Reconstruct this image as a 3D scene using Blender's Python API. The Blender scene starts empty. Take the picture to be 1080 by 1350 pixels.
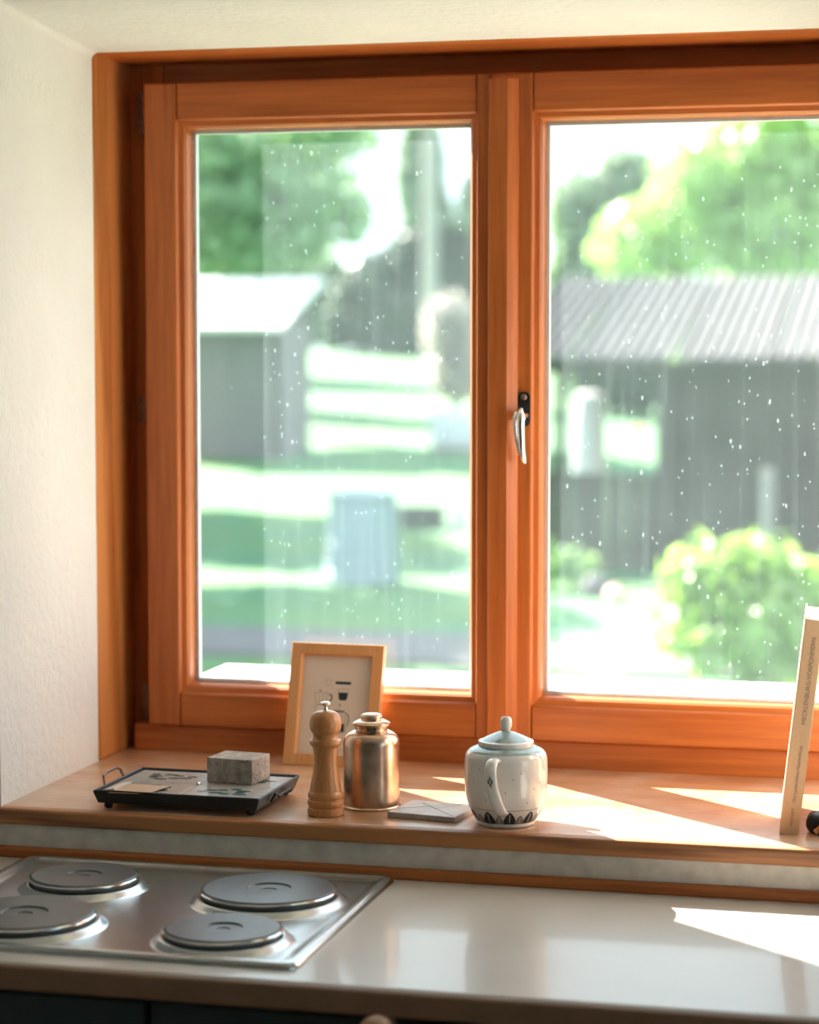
import bpy, bmesh, math, random
from mathutils import Vector, Matrix, Euler
random.seed(7)
S = bpy.context.scene
COL = S.collection
PI = math.pi

# ---------------------------------------------------------------- camera, sky, sun, exposure
cam_d = bpy.data.cameras.new('camera')
cam = bpy.data.objects.new('camera', cam_d); COL.objects.link(cam)
cam_d.sensor_fit = 'HORIZONTAL'; cam_d.sensor_width = 24.0; cam_d.lens = 24.0 * 3000 / 1080
cam.location = (0, 0, 1.67)
cam.rotation_euler = (PI / 2 - math.atan(210 / 3000), 0, math.radians(14.04))
cam_d.dof.use_dof = True; cam_d.dof.focus_distance = 3.42; cam_d.dof.aperture_fstop = 2.2
cam_d.clip_end = 500
S.camera = cam

W = bpy.data.worlds.new('sky'); S.world = W; W.use_nodes = True
bg = W.node_tree.nodes['Background']
bg.inputs[0].default_value = (0.76, 0.92, 1.0, 1); bg.inputs[1].default_value = 2.3

sun_d = bpy.data.lights.new('sun_offscreen', 'SUN'); sun = bpy.data.objects.new('sun_offscreen', sun_d); COL.objects.link(sun)
sun_d.energy = 38.0; sun_d.angle = math.radians(0.6); sun_d.color = (1.0, 0.93, 0.82)
sun.rotation_euler = Vector((0.755, -0.656, -0.62)).to_track_quat('-Z', 'Y').to_euler()

S.view_settings.view_transform = 'Standard'; S.view_settings.look = 'None'
S.view_settings.gamma = 1.0; S.view_settings.use_curve_mapping = False
S.view_settings.exposure = 0.12

# ---------------------------------------------------------------- materials
def nmat(name):
    m = bpy.data.materials.new(name); m.use_nodes = True
    return m, m.node_tree, m.node_tree.nodes['Principled BSDF']
def mat(name, col, rough=0.5, metal=0.0, coat=0.0, noise=0.0, nscale=30.0, bump=0.0, bscale=80.0, spec=0.5):
    m, t, p = nmat(name); N = t.nodes; L = t.links
    p.inputs['Base Color'].default_value = (*col, 1); p.inputs['Roughness'].default_value = rough
    p.inputs['Metallic'].default_value = metal; p.inputs['Coat Weight'].default_value = coat
    p.inputs['Coat Roughness'].default_value = 0.08; p.inputs['Specular IOR Level'].default_value = spec
    tc = N.new('ShaderNodeTexCoord')
    if noise:
        n = N.new('ShaderNodeTexNoise'); n.inputs['Scale'].default_value = nscale; n.inputs['Detail'].default_value = 5
        L.new(tc.outputs['Object'], n.inputs['Vector'])
        r = N.new('ShaderNodeValToRGB')
        r.color_ramp.elements[0].position = 0.3; r.color_ramp.elements[1].position = 0.7
        r.color_ramp.elements[0].color = (*[max(0, c * (1 - noise)) for c in col], 1)
        r.color_ramp.elements[1].color = (*[min(1, c * (1 + noise)) for c in col], 1)
        L.new(n.outputs['Fac'], r.inputs[0]); L.new(r.outputs[0], p.inputs['Base Color'])
    if bump:
        n = N.new('ShaderNodeTexNoise'); n.inputs['Scale'].default_value = bscale; n.inputs['Detail'].default_value = 6
        L.new(tc.outputs['Object'], n.inputs['Vector'])
        b = N.new('ShaderNodeBump'); b.inputs['Strength'].default_value = bump; b.inputs['Distance'].default_value = 0.01
        L.new(n.outputs['Fac'], b.inputs['Height']); L.new(b.outputs[0], p.inputs['Normal'])
    return m
def wood(name, light, dark, axis, rough=0.4, coat=0.0, sc=1.0, contrast=1.0, dist=6.0, wear=None):
    m, t, p = nmat(name); N = t.nodes; L = t.links
    tc = N.new('ShaderNodeTexCoord'); mp = N.new('ShaderNodeMapping')
    s = [22 * sc] * 3; s['xyz'.index(axis)] = 1.1 * sc; mp.inputs['Scale'].default_value = s
    L.new(tc.outputs['Object'], mp.inputs['Vector'])
    w = N.new('ShaderNodeTexWave'); w.wave_type = 'BANDS'; w.bands_direction = 'DIAGONAL'
    w.inputs['Scale'].default_value = 0.33; w.inputs['Distortion'].default_value = dist; w.inputs['Detail'].default_value = 3
    w.inputs['Detail Scale'].default_value = 0.8
    L.new(mp.outputs[0], w.inputs['Vector'])
    n = N.new('ShaderNodeTexNoise'); n.inputs['Scale'].default_value = 5; n.inputs['Detail'].default_value = 8
    L.new(mp.outputs[0], n.inputs['Vector'])
    mx = N.new('ShaderNodeMath'); mx.operation = 'MULTIPLY_ADD'; mx.inputs[1].default_value = 0.22 * contrast
    ad = N.new('ShaderNodeMath'); ad.operation = 'MULTIPLY'; ad.inputs[1].default_value = 0.75
    L.new(n.outputs['Fac'], ad.inputs[0]); L.new(w.outputs['Fac'], mx.inputs[0]); L.new(ad.outputs[0], mx.inputs[2])
    r = N.new('ShaderNodeValToRGB'); r.color_ramp.elements[0].position = 0.12; r.color_ramp.elements[1].position = 0.68
    r.color_ramp.elements[0].color = (*dark, 1); r.color_ramp.elements[1].color = (*light, 1)
    L.new(mx.outputs[0], r.inputs[0]); out = r.outputs[0]
    if wear:
        n2 = N.new('ShaderNodeTexNoise'); n2.inputs['Scale'].default_value = 6; n2.inputs['Detail'].default_value = 8; n2.inputs['Roughness'].default_value = 0.7
        L.new(tc.outputs['Object'], n2.inputs['Vector'])
        r2 = N.new('ShaderNodeValToRGB'); r2.color_ramp.elements[0].position = 0.45; r2.color_ramp.elements[1].position = 0.72
        L.new(n2.outputs['Fac'], r2.inputs[0])
        mm = N.new('ShaderNodeMix'); mm.data_type = 'RGBA'
        L.new(r2.outputs[0], mm.inputs[0]); L.new(out, mm.inputs[6]); mm.inputs[7].default_value = (*wear, 1); out = mm.outputs[2]
    L.new(out, p.inputs['Base Color'])
    b = N.new('ShaderNodeBump'); b.inputs['Strength'].default_value = 0.12; b.inputs['Distance'].default_value = 0.003
    L.new(n.outputs['Fac'], b.inputs['Height']); L.new(b.outputs[0], p.inputs['Normal'])
    p.inputs['Roughness'].default_value = rough; p.inputs['Coat Weight'].default_value = coat; p.inputs['Coat Roughness'].default_value = 0.2
    return m
def leafmat(name, col, trans):
    m = bpy.data.materials.new(name); m.use_nodes = True; t = m.node_tree; t.nodes.clear(); N = t.nodes; L = t.links
    o = N.new('ShaderNodeOutputMaterial'); d = N.new('ShaderNodeBsdfDiffuse'); tr = N.new('ShaderNodeBsdfTranslucent'); mx = N.new('ShaderNodeMixShader')
    g = N.new('ShaderNodeBsdfGlossy'); g.inputs['Roughness'].default_value = 0.3; m2 = N.new('ShaderNodeMixShader'); m2.inputs[0].default_value = 0.06
    tc = N.new('ShaderNodeTexCoord'); n = N.new('ShaderNodeTexNoise'); n.inputs['Scale'].default_value = 1.7; L.new(tc.outputs['Object'], n.inputs['Vector'])
    r = N.new('ShaderNodeValToRGB'); r.color_ramp.elements[0].position = 0.3; r.color_ramp.elements[1].position = 0.7
    r.color_ramp.elements[0].color = (*[c * 0.7 for c in col], 1); r.color_ramp.elements[1].color = (*[min(1, c * 1.25) for c in col], 1)
    L.new(n.outputs['Fac'], r.inputs[0]); L.new(r.outputs[0], d.inputs[0])
    tr.inputs[0].default_value = (*trans, 1); mx.inputs[0].default_value = 0.45
    L.new(d.outputs[0], mx.inputs[1]); L.new(tr.outputs[0], mx.inputs[2])
    L.new(mx.outputs[0], m2.inputs[1]); L.new(g.outputs[0], m2.inputs[2]); L.new(m2.outputs[0], o.inputs[0])
    return m
def glassmat(name, base):
    """old window glass: clear, mirror-like at an angle, with dust film, rain streaks and specks of dirt"""
    m = bpy.data.materials.new(name); m.use_nodes = True; t = m.node_tree; t.nodes.clear(); N = t.nodes; L = t.links
    o = N.new('ShaderNodeOutputMaterial'); tp = N.new('ShaderNodeBsdfTransparent'); gl = N.new('ShaderNodeBsdfGlossy'); gl.inputs['Roughness'].default_value = 0.02
    fr = N.new('ShaderNodeFresnel'); fr.inputs[0].default_value = 1.45; m1 = N.new('ShaderNodeMixShader')
    ge = N.new('ShaderNodeNewGeometry'); mb = N.new('ShaderNodeMath'); mb.operation = 'SUBTRACT'; mb.inputs[0].default_value = 1.0; L.new(ge.outputs['Backfacing'], mb.inputs[1])
    mf = N.new('ShaderNodeMath'); mf.operation = 'MULTIPLY'; L.new(fr.outputs[0], mf.inputs[0]); L.new(mb.outputs[0], mf.inputs[1])   # one reflection per pane
    L.new(mf.outputs[0], m1.inputs[0]); L.new(tp.outputs[0], m1.inputs[1]); L.new(gl.outputs[0], m1.inputs[2])
    df = N.new('ShaderNodeBsdfDiffuse'); tr = N.new('ShaderNodeBsdfTranslucent'); m2 = N.new('ShaderNodeMixShader'); m2.inputs[0].default_value = 0.7
    df.inputs[0].default_value = (0.66, 0.83, 0.88, 1); tr.inputs[0].default_value = (0.66, 0.83, 0.88, 1)
    L.new(df.outputs[0], m2.inputs[1]); L.new(tr.outputs[0], m2.inputs[2])
    tc = N.new('ShaderNodeTexCoord')
    def noise(scale, vec, lo, hi, det=4):
        n = N.new('ShaderNodeTexNoise'); n.inputs['Scale'].default_value = scale; n.inputs['Detail'].default_value = det; L.new(vec, n.inputs['Vector'])
        r = N.new('ShaderNodeMapRange'); r.inputs['From Min'].default_value = lo; r.inputs['From Max'].default_value = hi; L.new(n.outputs['Fac'], r.inputs['Value'])
        return r.outputs[0]
    def mapping(s, rot=(0, 0, 0)):
        mp = N.new('ShaderNodeMapping'); mp.inputs['Scale'].default_value = s; mp.inputs['Rotation'].default_value = rot; L.new(tc.outputs['Object'], mp.inputs['Vector']); return mp.outputs[0]
    def op(o_, a, b):
        k = N.new('ShaderNodeMath'); k.operation = o_
        for i, v in enumerate((a, b)):
            if isinstance(v, (int, float)): k.inputs[i].default_value = v
            else: L.new(v, k.inputs[i])
        return k.outputs[0]
    film = noise(3.0, tc.outputs['Object'], 0.3, 0.75)
    streak = noise(1.0, mapping((70, 70, 2.2)), 0.5, 0.8)
    def specks(vec, scale, size, keep):
        v = N.new('ShaderNodeTexVoronoi'); v.inputs['Scale'].default_value = scale; L.new(vec, v.inputs['Vector'])
        near = op('LESS_THAN', v.outputs['Distance'], size)
        sep = N.new('ShaderNodeSeparateColor'); L.new(v.outputs['Color'], sep.inputs[0])
        return op('MULTIPLY', near, op('GREATER_THAN', sep.outputs[0], keep))
    s1 = specks(mapping((1, 1, 0.55), (0, 0.35, 0)), 130, 0.17, 0.87)
    s2 = specks(mapping((1, 1, 0.45), (0, -0.3, 0)), 60, 0.11, 0.83)
    f = op('ADD', op('ADD', op('MULTIPLY', film, 0.014), base), op('MULTIPLY', streak, 0.014))
    f = op('ADD', f, op('MULTIPLY', op('ADD', s1, s2), 0.14))
    m3 = N.new('ShaderNodeMixShader'); L.new(f, m3.inputs[0]); L.new(m1.outputs[0], m3.inputs[1]); L.new(m2.outputs[0], m3.inputs[2])
    L.new(m3.outputs[0], o.inputs[0])
    return m

M = {}
PL, PD = (0.58, 0.175, 0.036), (0.31, 0.073, 0.012)
for ax in 'xyz': M['pine_' + ax] = wood('pine_' + ax, PL, PD, ax, rough=0.42, sc=1.0, contrast=0.9)
M['lining'] = wood('pine_lining', (0.62, 0.25, 0.075), (0.30, 0.085, 0.018), 'z', rough=0.4, sc=1.1, contrast=2.6, dist=9)
M['sill'] = wood('worn_sill_wood', (0.64, 0.36, 0.20), (0.42, 0.20, 0.09), 'x', rough=0.3, coat=0.5, sc=0.9, wear=(0.72, 0.54, 0.40))
M['sill_edge'] = wood('sill_edge_wood', (0.50, 0.20, 0.07), (0.13, 0.05, 0.025), 'x', rough=0.45, sc=1.5, contrast=4, dist=10)
M['plaster'] = mat('white_plaster', (0.79, 0.79, 0.77), 0.9, noise=0.03, nscale=6, bump=0.35, bscale=55)
M['plaster_low'] = mat('grubby_plaster', (0.72, 0.65, 0.56), 0.9, noise=0.12, nscale=40, bump=0.2, bscale=70)
M['counter'] = mat('pale_laminate', (0.66, 0.62, 0.57), 0.33, coat=0.3, noise=0.04, nscale=9, spec=0.6)
M['lip'] = mat('brown_edging', (0.30, 0.17, 0.10), 0.5, noise=0.1)
M['cabinet'] = mat('dark_teal_paint', (0.03, 0.05, 0.055), 0.45)
M['knobwood'] = wood('knob_wood', (0.55, 0.33, 0.2), (0.4, 0.2, 0.1), 'y')
M['floor'] = wood('floor_boards', (0.35, 0.2, 0.1), (0.2, 0.1, 0.05), 'y')
M['glass'] = glassmat('dusty_glass', 0.014); M['glass_hazy'] = glassmat('very_dusty_glass', 0.018)
M['seal'] = mat('grey_spacer', (0.62, 0.65, 0.68), 0.4)
M['white_metal'] = mat('white_painted_ledge', (0.88, 0.88, 0.86), 0.5)
M['iron'] = mat('dark_iron', (0.03, 0.035, 0.04), 0.45, metal=0.6)
M['oldsteel'] = mat('tarnished_steel', (0.25, 0.2, 0.17), 0.4, metal=0.9, noise=0.3, nscale=120)
M['chrome'] = mat('chrome', (0.82, 0.84, 0.85), 0.12, metal=1.0)
M['steel'] = mat('brushed_steel', (0.62, 0.66, 0.67), 0.26, metal=1.0, bump=0.08, bscale=9)
M['plate'] = mat('cast_hotplate', (0.13, 0.14, 0.145), 0.38, metal=0.3, noise=0.08, nscale=60)
M['plate_side'] = mat('hotplate_side', (0.13, 0.14, 0.145), 0.5, metal=0.3)
M['porcelain'] = mat('porcelain', (0.82, 0.79, 0.75), 0.12, coat=0.6)
M['teal_glaze'] = mat('teal_glaze', (0.30, 0.42, 0.44), 0.15, coat=0.6, noise=0.35, nscale=40)
M['ink'] = mat('dark_glaze_print', (0.012, 0.035, 0.04), 0.3)
M['ink_grey'] = mat('grey_glaze_print', (0.25, 0.24, 0.23), 0.35)
M['speck'] = mat('glaze_speck', (0.42, 0.34, 0.30), 0.3)
M['mill'] = wood('turned_beech', (0.64, 0.29, 0.10), (0.48, 0.18, 0.05), 'z', rough=0.32, coat=0.3, sc=2.2, contrast=0.6)
M['tin'] = mat('mottled_copper_tin', (0.60, 0.44, 0.33), 0.26, metal=1.0, noise=0.35, nscale=26, bump=0.03, bscale=30)
M['frame'] = wood('light_frame_wood', (0.72, 0.38, 0.16), (0.60, 0.28, 0.10), 'z', rough=0.4, sc=2, contrast=0.5)
M['paper'] = mat('cream_paper', (0.72, 0.62, 0.53), 0.7)
M['print_black'] = mat('print_black', (0.015, 0.03, 0.035), 0.7)
M['print_line'] = mat('print_line', (0.42, 0.33, 0.28), 0.7)
M['tile'] = mat('grey_beige_tile', (0.46, 0.44, 0.41), 0.25, noise=0.12, nscale=50)
M['tile_teal'] = mat('tile_teal_print', (0.06, 0.16, 0.17), 0.25)
M['tray'] = mat('dark_tray_metal', (0.045, 0.06, 0.068), 0.35, metal=0.7)
M['stone'] = mat('grey_stone', (0.42, 0.37, 0.32), 0.8, noise=0.35, nscale=90, bump=0.5, bscale=200)
M['card'] = mat('manila_card', (0.58, 0.40, 0.27), 0.6)
M['coaster'] = mat('marbled_tile', (0.50, 0.46, 0.42), 0.3, noise=0.2, nscale=60)
M['book'] = mat('tan_book_cloth', (0.80, 0.53, 0.31), 0.55, noise=0.04, nscale=200)
M['pages'] = mat('book_pages', (0.86, 0.82, 0.75), 0.8)
M['book_text'] = mat('book_text_grey', (0.33, 0.24, 0.21), 0.6)
M['book_text_orange'] = mat('book_text_rust', (0.50, 0.20, 0.07), 0.6)
M['cover_print'] = mat('cover_photo', (0.25, 0.18, 0.16), 0.3, noise=0.7, nscale=14)
M['cover_lilac'] = mat('cover_photo_pale', (0.52, 0.45, 0.47), 0.3, noise=0.25, nscale=25)
M['dark_book'] = mat('dark_book_cloth', (0.05, 0.04, 0.035), 0.6)
# outdoors
def groundmat():
    m, t, p = nmat('lawn'); N = t.nodes; L = t.links
    tc = N.new('ShaderNodeTexCoord'); n = N.new('ShaderNodeTexNoise'); n.inputs['Scale'].default_value = 0.8; n.inputs['Detail'].default_value = 8
    L.new(tc.outputs['Object'], n.inputs['Vector'])
    r = N.new('ShaderNodeValToRGB'); e = r.color_ramp.elements
    e[0].position = 0.35; e[0].color = (0.045, 0.17, 0.085, 1); e[1].position = 0.68; e[1].color = (0.085, 0.195, 0.05, 1)
    L.new(n.outputs['Fac'], r.inputs[0]); L.new(r.outputs[0], p.inputs['Base Color']); p.inputs['Roughness'].default_value = 0.9
    n2 = N.new('ShaderNodeTexNoise'); n2.inputs['Scale'].default_value = 25; L.new(tc.outputs['Object'], n2.inputs['Vector'])
    b = N.new('ShaderNodeBump'); b.inputs['Strength'].default_value = 0.6; b.inputs['Distance'].default_value = 0.05
    L.new(n2.outputs['Fac'], b.inputs['Height']); L.new(b.outputs[0], p.inputs['Normal'])
    return m
M['lawn'] = groundmat()
M['gravel'] = mat('grey_gravel', (0.12, 0.115, 0.125), 0.95, noise=0.2, nscale=20)
M['tin_roof'] = mat('weathered_corrugated', (0.085, 0.085, 0.09), 0.8, noise=0.15, nscale=3, bump=0.1, bscale=20)
M['white_roof'] = mat('pale_felt_roof', (0.85, 0.85, 0.84), 0.6)
M['dark_plank'] = wood('dark_plank', (0.08, 0.072, 0.066), (0.045, 0.04, 0.037), 'z', rough=0.8)
M['grey_plank'] = wood('weathered_plank', (0.28, 0.25, 0.27), (0.17, 0.15, 0.165), 'z', rough=0.85)
M['post'] = wood('grey_post', (0.36, 0.33, 0.33), (0.22, 0.2, 0.2), 'z', rough=0.85)
M['pole'] = mat('grey_pole', (0.33, 0.32, 0.30), 0.8)
M['barrel'] = mat('blue_grey_plastic', (0.22, 0.30, 0.35), 0.5)
M['black_box'] = mat('charcoal_crate', (0.05, 0.06, 0.06), 0.6)
M['white_plastic'] = mat('white_plastic', (0.82, 0.82, 0.84), 0.4)
M['lilac_tank'] = mat('pale_tank', (0.62, 0.64, 0.70), 0.5)
M['orange'] = mat('orange_petals', (0.85, 0.22, 0.04), 0.6)
M['pinkish'] = mat('pale_pink_petals', (0.75, 0.45, 0.38), 0.6)
M['bark'] = mat('bark', (0.10, 0.08, 0.07), 0.9, noise=0.3, nscale=8)
M['leaf_mid'] = leafmat('leaf_mid', (0.16, 0.31, 0.15), (0.34, 0.55, 0.2))
M['leaf_bright'] = leafmat('leaf_bright', (0.19, 0.35, 0.08), (0.44, 0.68, 0.13))
M['leaf_lime'] = leafmat('leaf_lime', (0.27, 0.46, 0.14), (0.55, 0.80, 0.25))
M['leaf_pale'] = leafmat('leaf_pale', (0.21, 0.36, 0.20), (0.42, 0.64, 0.28))
M['leaf_dark'] = leafmat('leaf_dark', (0.045, 0.085, 0.055), (0.06, 0.11, 0.06))
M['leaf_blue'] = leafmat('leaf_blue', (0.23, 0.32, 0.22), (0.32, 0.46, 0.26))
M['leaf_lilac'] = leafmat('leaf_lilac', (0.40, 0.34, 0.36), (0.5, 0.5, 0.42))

# ---------------------------------------------------------------- builders
def box(bm, x0, x1, y0, y1, z0, z1, bev=0.0, seg=2):
    vs = [bm.verts.new(p) for p in ((x0, y0, z0), (x1, y0, z0), (x1, y1, z0), (x0, y1, z0), (x0, y0, z1), (x1, y0, z1), (x1, y1, z1), (x0, y1, z1))]
    fs = [bm.faces.new([vs[i] for i in f]) for f in ((0, 3, 2, 1), (4, 5, 6, 7), (0, 1, 5, 4), (1, 2, 6, 5), (2, 3, 7, 6), (3, 0, 4, 7))]
    if bev:
        es = list({e for f in fs for e in f.edges})
        bmesh.ops.bevel(bm, geom=es, offset=bev, segments=seg, profile=0.5, affect='EDGES')
    return bm
def B(*a, **k):
    bm = bmesh.new(); return box(bm, *a, **k)
def lathe(bm, prof, seg=48, c=(0, 0, 0), cap=True):
    rings = []
    for r, z in prof:
        if r < 1e-6: rings.append([bm.verts.new((c[0], c[1], c[2] + z))])
        else: rings.append([bm.verts.new((c[0] + r * math.cos(2 * PI * i / seg), c[1] + r * math.sin(2 * PI * i / seg), c[2] + z)) for i in range(seg)])
    for a, b in zip(rings, rings[1:]):
        for i in range(seg):
            j = (i + 1) % seg
            if len(a) == 1 and len(b) == 1: continue
            if len(a) == 1: bm.faces.new((a[0], b[j], b[i]))
            elif len(b) == 1: bm.faces.new((a[i], a[j], b[0]))
            else: bm.faces.new((a[i], a[j], b[j], b[i]))
    if cap:
        if len(rings[0]) > 1: bm.faces.new(list(reversed(rings[0])))
        if len(rings[-1]) > 1: bm.faces.new(rings[-1])
    return bm
def smooth_prof(pts, n=6):
    out = []
    P = [pts[0]] + list(pts) + [pts[-1]]
    for i in range(1, len(P) - 2):
        p0, p1, p2, p3 = P[i - 1], P[i], P[i + 1], P[i + 2]
        for k in range(n):
            t = k / n
            out.append(tuple(max(0, 0.5 * (2 * p1[a] + (p2[a] - p0[a]) * t + (2 * p0[a] - 5 * p1[a] + 4 * p2[a] - p3[a]) * t * t + (3 * p1[a] - p0[a] - 3 * p2[a] + p3[a]) * t ** 3)) for a in (0, 1)))
    out.append(pts[-1]); return out
def tube(bm, pts, rad, seg=10, flat=None, cap=True):
    """sweep along pts; rad a number or a list; flat = (width, depth) multipliers with side vector X"""
    pts = [Vector(p) for p in pts]; rings = []; side = None
    for i, p in enumerate(pts):
        t = (pts[min(i + 1, len(pts) - 1)] - pts[max(i - 1, 0)]).normalized()
        if side is None:
            side = t.orthogonal().normalized() if flat is None else (Vector((1, 0, 0)) - t * t.x).normalized()
        else: side = (side - t * side.dot(t)).normalized()
        up = t.cross(side); r = rad[i] if isinstance(rad, (list, tuple)) else rad
        fx, fy = flat if flat else (1, 1)
        rings.append([bm.verts.new(p + side * math.cos(2 * PI * k / seg) * r * fx + up * math.sin(2 * PI * k / seg) * r * fy) for k in range(seg)])
    for a, b in zip(rings, rings[1:]):
        for k in range(seg): bm.faces.new((a[k], a[(k + 1) % seg], b[(k + 1) % seg], b[k]))
    if cap: bm.faces.new(list(reversed(rings[0]))); bm.faces.new(rings[-1])
    return bm
def loops(bm, rings, close_first=False, close_last=False):
    R = [[bm.verts.new(p) for p in r] for r in rings]
    n = len(R[0])
    for a, b in zip(R, R[1:]):
        for k in range(n): bm.faces.new((a[k], a[(k + 1) % n], b[(k + 1) % n], b[k]))
    if close_first: bm.faces.new(list(reversed(R[0])))
    if close_last: bm.faces.new(R[-1])
    return bm
def poly(bm, pts):
    bm.faces.new([bm.verts.new(p) for p in pts]); return bm
def prism(bm, pts2, z0, z1):
    """pts2: counter-clockwise (x, y) outline extruded in z"""
    a = [bm.verts.new((x, y, z0)) for x, y in pts2]; b = [bm.verts.new((x, y, z1)) for x, y in pts2]
    n = len(a); bm.faces.new(list(reversed(a))); bm.faces.new(b)
    for k in range(n): bm.faces.new((a[k], a[(k + 1) % n], b[(k + 1) % n], b[k]))
    return bm
def rrect(x0, x1, y0, y1, r, n=5):
    o = []
    for cx, cy, a0 in ((x1 - r, y0 + r, -90), (x1 - r, y1 - r, 0), (x0 + r, y1 - r, 90), (x0 + r, y0 + r, 180)):
        for k in range(n + 1):
            a = math.radians(a0 + 90 * k / n); o.append((cx + r * math.cos(a), cy + r * math.sin(a)))
    return o
def obj(name, bm, m, parent=None, smooth=False, local=False, angle=40):
    me = bpy.data.meshes.new(name)
    if isinstance(bm, bmesh.types.BMesh):
        bmesh.ops.recalc_face_normals(bm, faces=bm.faces)
        bm.to_mesh(me); bm.free()
    else: me.from_pydata(*bm); me.update()
    for k in (m if isinstance(m, (list, tuple)) else [m]): me.materials.append(M[k])
    o = bpy.data.objects.new(name, me); COL.objects.link(o)
    if smooth:
        for f in me.polygons: f.use_smooth = True
        me.set_sharp_from_angle(angle=math.radians(angle))
    if parent is not None:
        o.parent = parent
        if not local:
            me.transform(world_mat(parent).inverted())
    return o
def world_mat(o):
    m = o.matrix_basis.copy()
    return world_mat(o.parent) @ m if o.parent else m
def tag(o, label=None, cat=None, group=None, kind=None):
    for k, v in (('label', label), ('category', cat), ('group', group), ('kind', kind)):
        if v: o[k] = v
    return o
def thing(name, label, cat, loc=(0, 0, 0), rot=(0, 0, 0), group=None, kind=None):
    o = bpy.data.objects.new(name, None); COL.objects.link(o); o.location = loc; o.rotation_euler = rot; o.empty_display_size = 0.05
    return tag(o, label, cat, group, kind)
def struct(name, bm, m, label, **k):
    return tag(obj(name, bm, m, **k), label, None, None, 'structure')
def text_bm(s, size):
    cu = bpy.data.curves.new('t', 'FONT'); cu.body = s; cu.size = size; cu.align_x = 'LEFT'; cu.align_y = 'CENTER'
    o = bpy.data.objects.new('t', cu); COL.objects.link(o)
    bpy.context.view_layer.update()
    me = bpy.data.meshes.new_from_object(o.evaluated_get(bpy.context.evaluated_depsgraph_get()))
    bm = bmesh.new(); bm.from_mesh(me); bpy.data.objects.remove(o); bpy.data.meshes.remove(me)
    return bm

# ---------------------------------------------------------------- the room
XL, XR = -1.447, -0.083        # window opening
ZS, ZH = 0.975, 2.169          # sill top, soffit
YF, YJ, YO = 3.2, 3.6, 3.9     # wall inner face, lining front edge, wall outer face
bm = bmesh.new()
box(bm, -2.2, XL, YF, YJ, 0, 2.6); box(bm, -2.2, XL - 0.028, YJ, 3.84, 0, 2.6); box(bm, -2.2, -1.372, 3.84, YO, -0.5, 2.6)
box(bm, XR, 2.5, YF, YJ, 0, 2.6); box(bm, XR + 0.028, 2.5, YJ, 3.84, 0, 2.6); box(bm, -0.155, 2.5, 3.84, YO, -0.5, 2.6)
q = [(YF, ZH + 0.03), (YJ, ZH), (YJ, 2.6), (YF, 2.6)]       # soffit rising slightly towards the room
a = [bm.verts.new((XL, y, z)) for y, z in q]; b = [bm.verts.new((XR, y, z)) for y, z in q]
bm.faces.new(a); bm.faces.new(list(reversed(b)))
for k in range(4): bm.faces.new((a[k], b[k], b[(k + 1) % 4], a[(k + 1) % 4]))
box(bm, XL - 0.028, XR + 0.028, YJ, 3.84, ZH + 0.028, 2.6); box(bm, -1.372, -0.155, 3.84, YO, 2.17, 2.6)
box(bm, XL - 0.028, XR + 0.028, YF + 0.01, 3.84, 0, 0.945); box(bm, -1.372, -0.155, 3.84, YO, -0.5, 1.02)
for sx, x in ((1, XL), (-1, XR)):                     # soft rounded plaster corners under the soffit
    n, r = 8, 0.012
    P = [(x, ZH)] + [(x + sx * (r - r * math.cos(a)), ZH - r + r * math.sin(a)) for a in [PI / 2 * k / n for k in range(n + 1)]]
    a = [bm.verts.new((px, YF + 0.002, pz + 0.03)) for px, pz in P]; b = [bm.verts.new((px, YJ - 0.001, pz)) for px, pz in P]
    bm.faces.new(a); bm.faces.new(list(reversed(b)))
    for k in range(len(P)): bm.faces.new((a[k], b[k], b[(k + 1) % len(P)], a[(k + 1) % len(P)]))
struct('wall_window', bm, 'plaster', 'thick white plastered wall with a deep window recess')
struct('wall_apron', B(XL - 0.6, XR + 1.5, YF - 0.004, YF + 0.012, 0.913, 0.951, bev=0.003), 'plaster_low', 'narrow strip of grubby plaster between sill and worktop')
struct('wall_left', B(-2.3, -2.2, -1.9, 3.9, 0, 2.6), 'plaster', 'white plastered side wall of the kitchen')
bm = bmesh.new()
box(bm, 2.5, 2.6, -1.9, 1.05, 0, 2.6); box(bm, 2.5, 2.6, 2.35, 3.9, 0, 2.6); box(bm, 2.5, 2.6, 1.05, 2.35, 0, 0.8); box(bm, 2.5, 2.6, 1.05, 2.35, 2.3, 2.6)
struct('wall_right', bm, 'plaster', 'white plastered wall with a second window opening')
struct('wall_rear', B(-2.3, 2.6, -2.0, -1.9, 0, 2.6), 'plaster', 'white plastered rear wall of the kitchen')
struct('floor', B(-2.3, 2.6, -2.0, 3.9, -0.1, 0), 'floor', 'brown board floor of the kitchen')
struct('ceiling', B(-2.3, 2.6, -2.0, 3.9, 2.6, 2.7), 'plaster', 'white plastered kitchen ceiling')
struct('trim_1', B(-2.2, 2.5, YF - 0.016, YF + 0.002, 0.899, 0.916, bev=0.004), 'pine_x', 'thin orange wooden strip where worktop meets wall')

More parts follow.
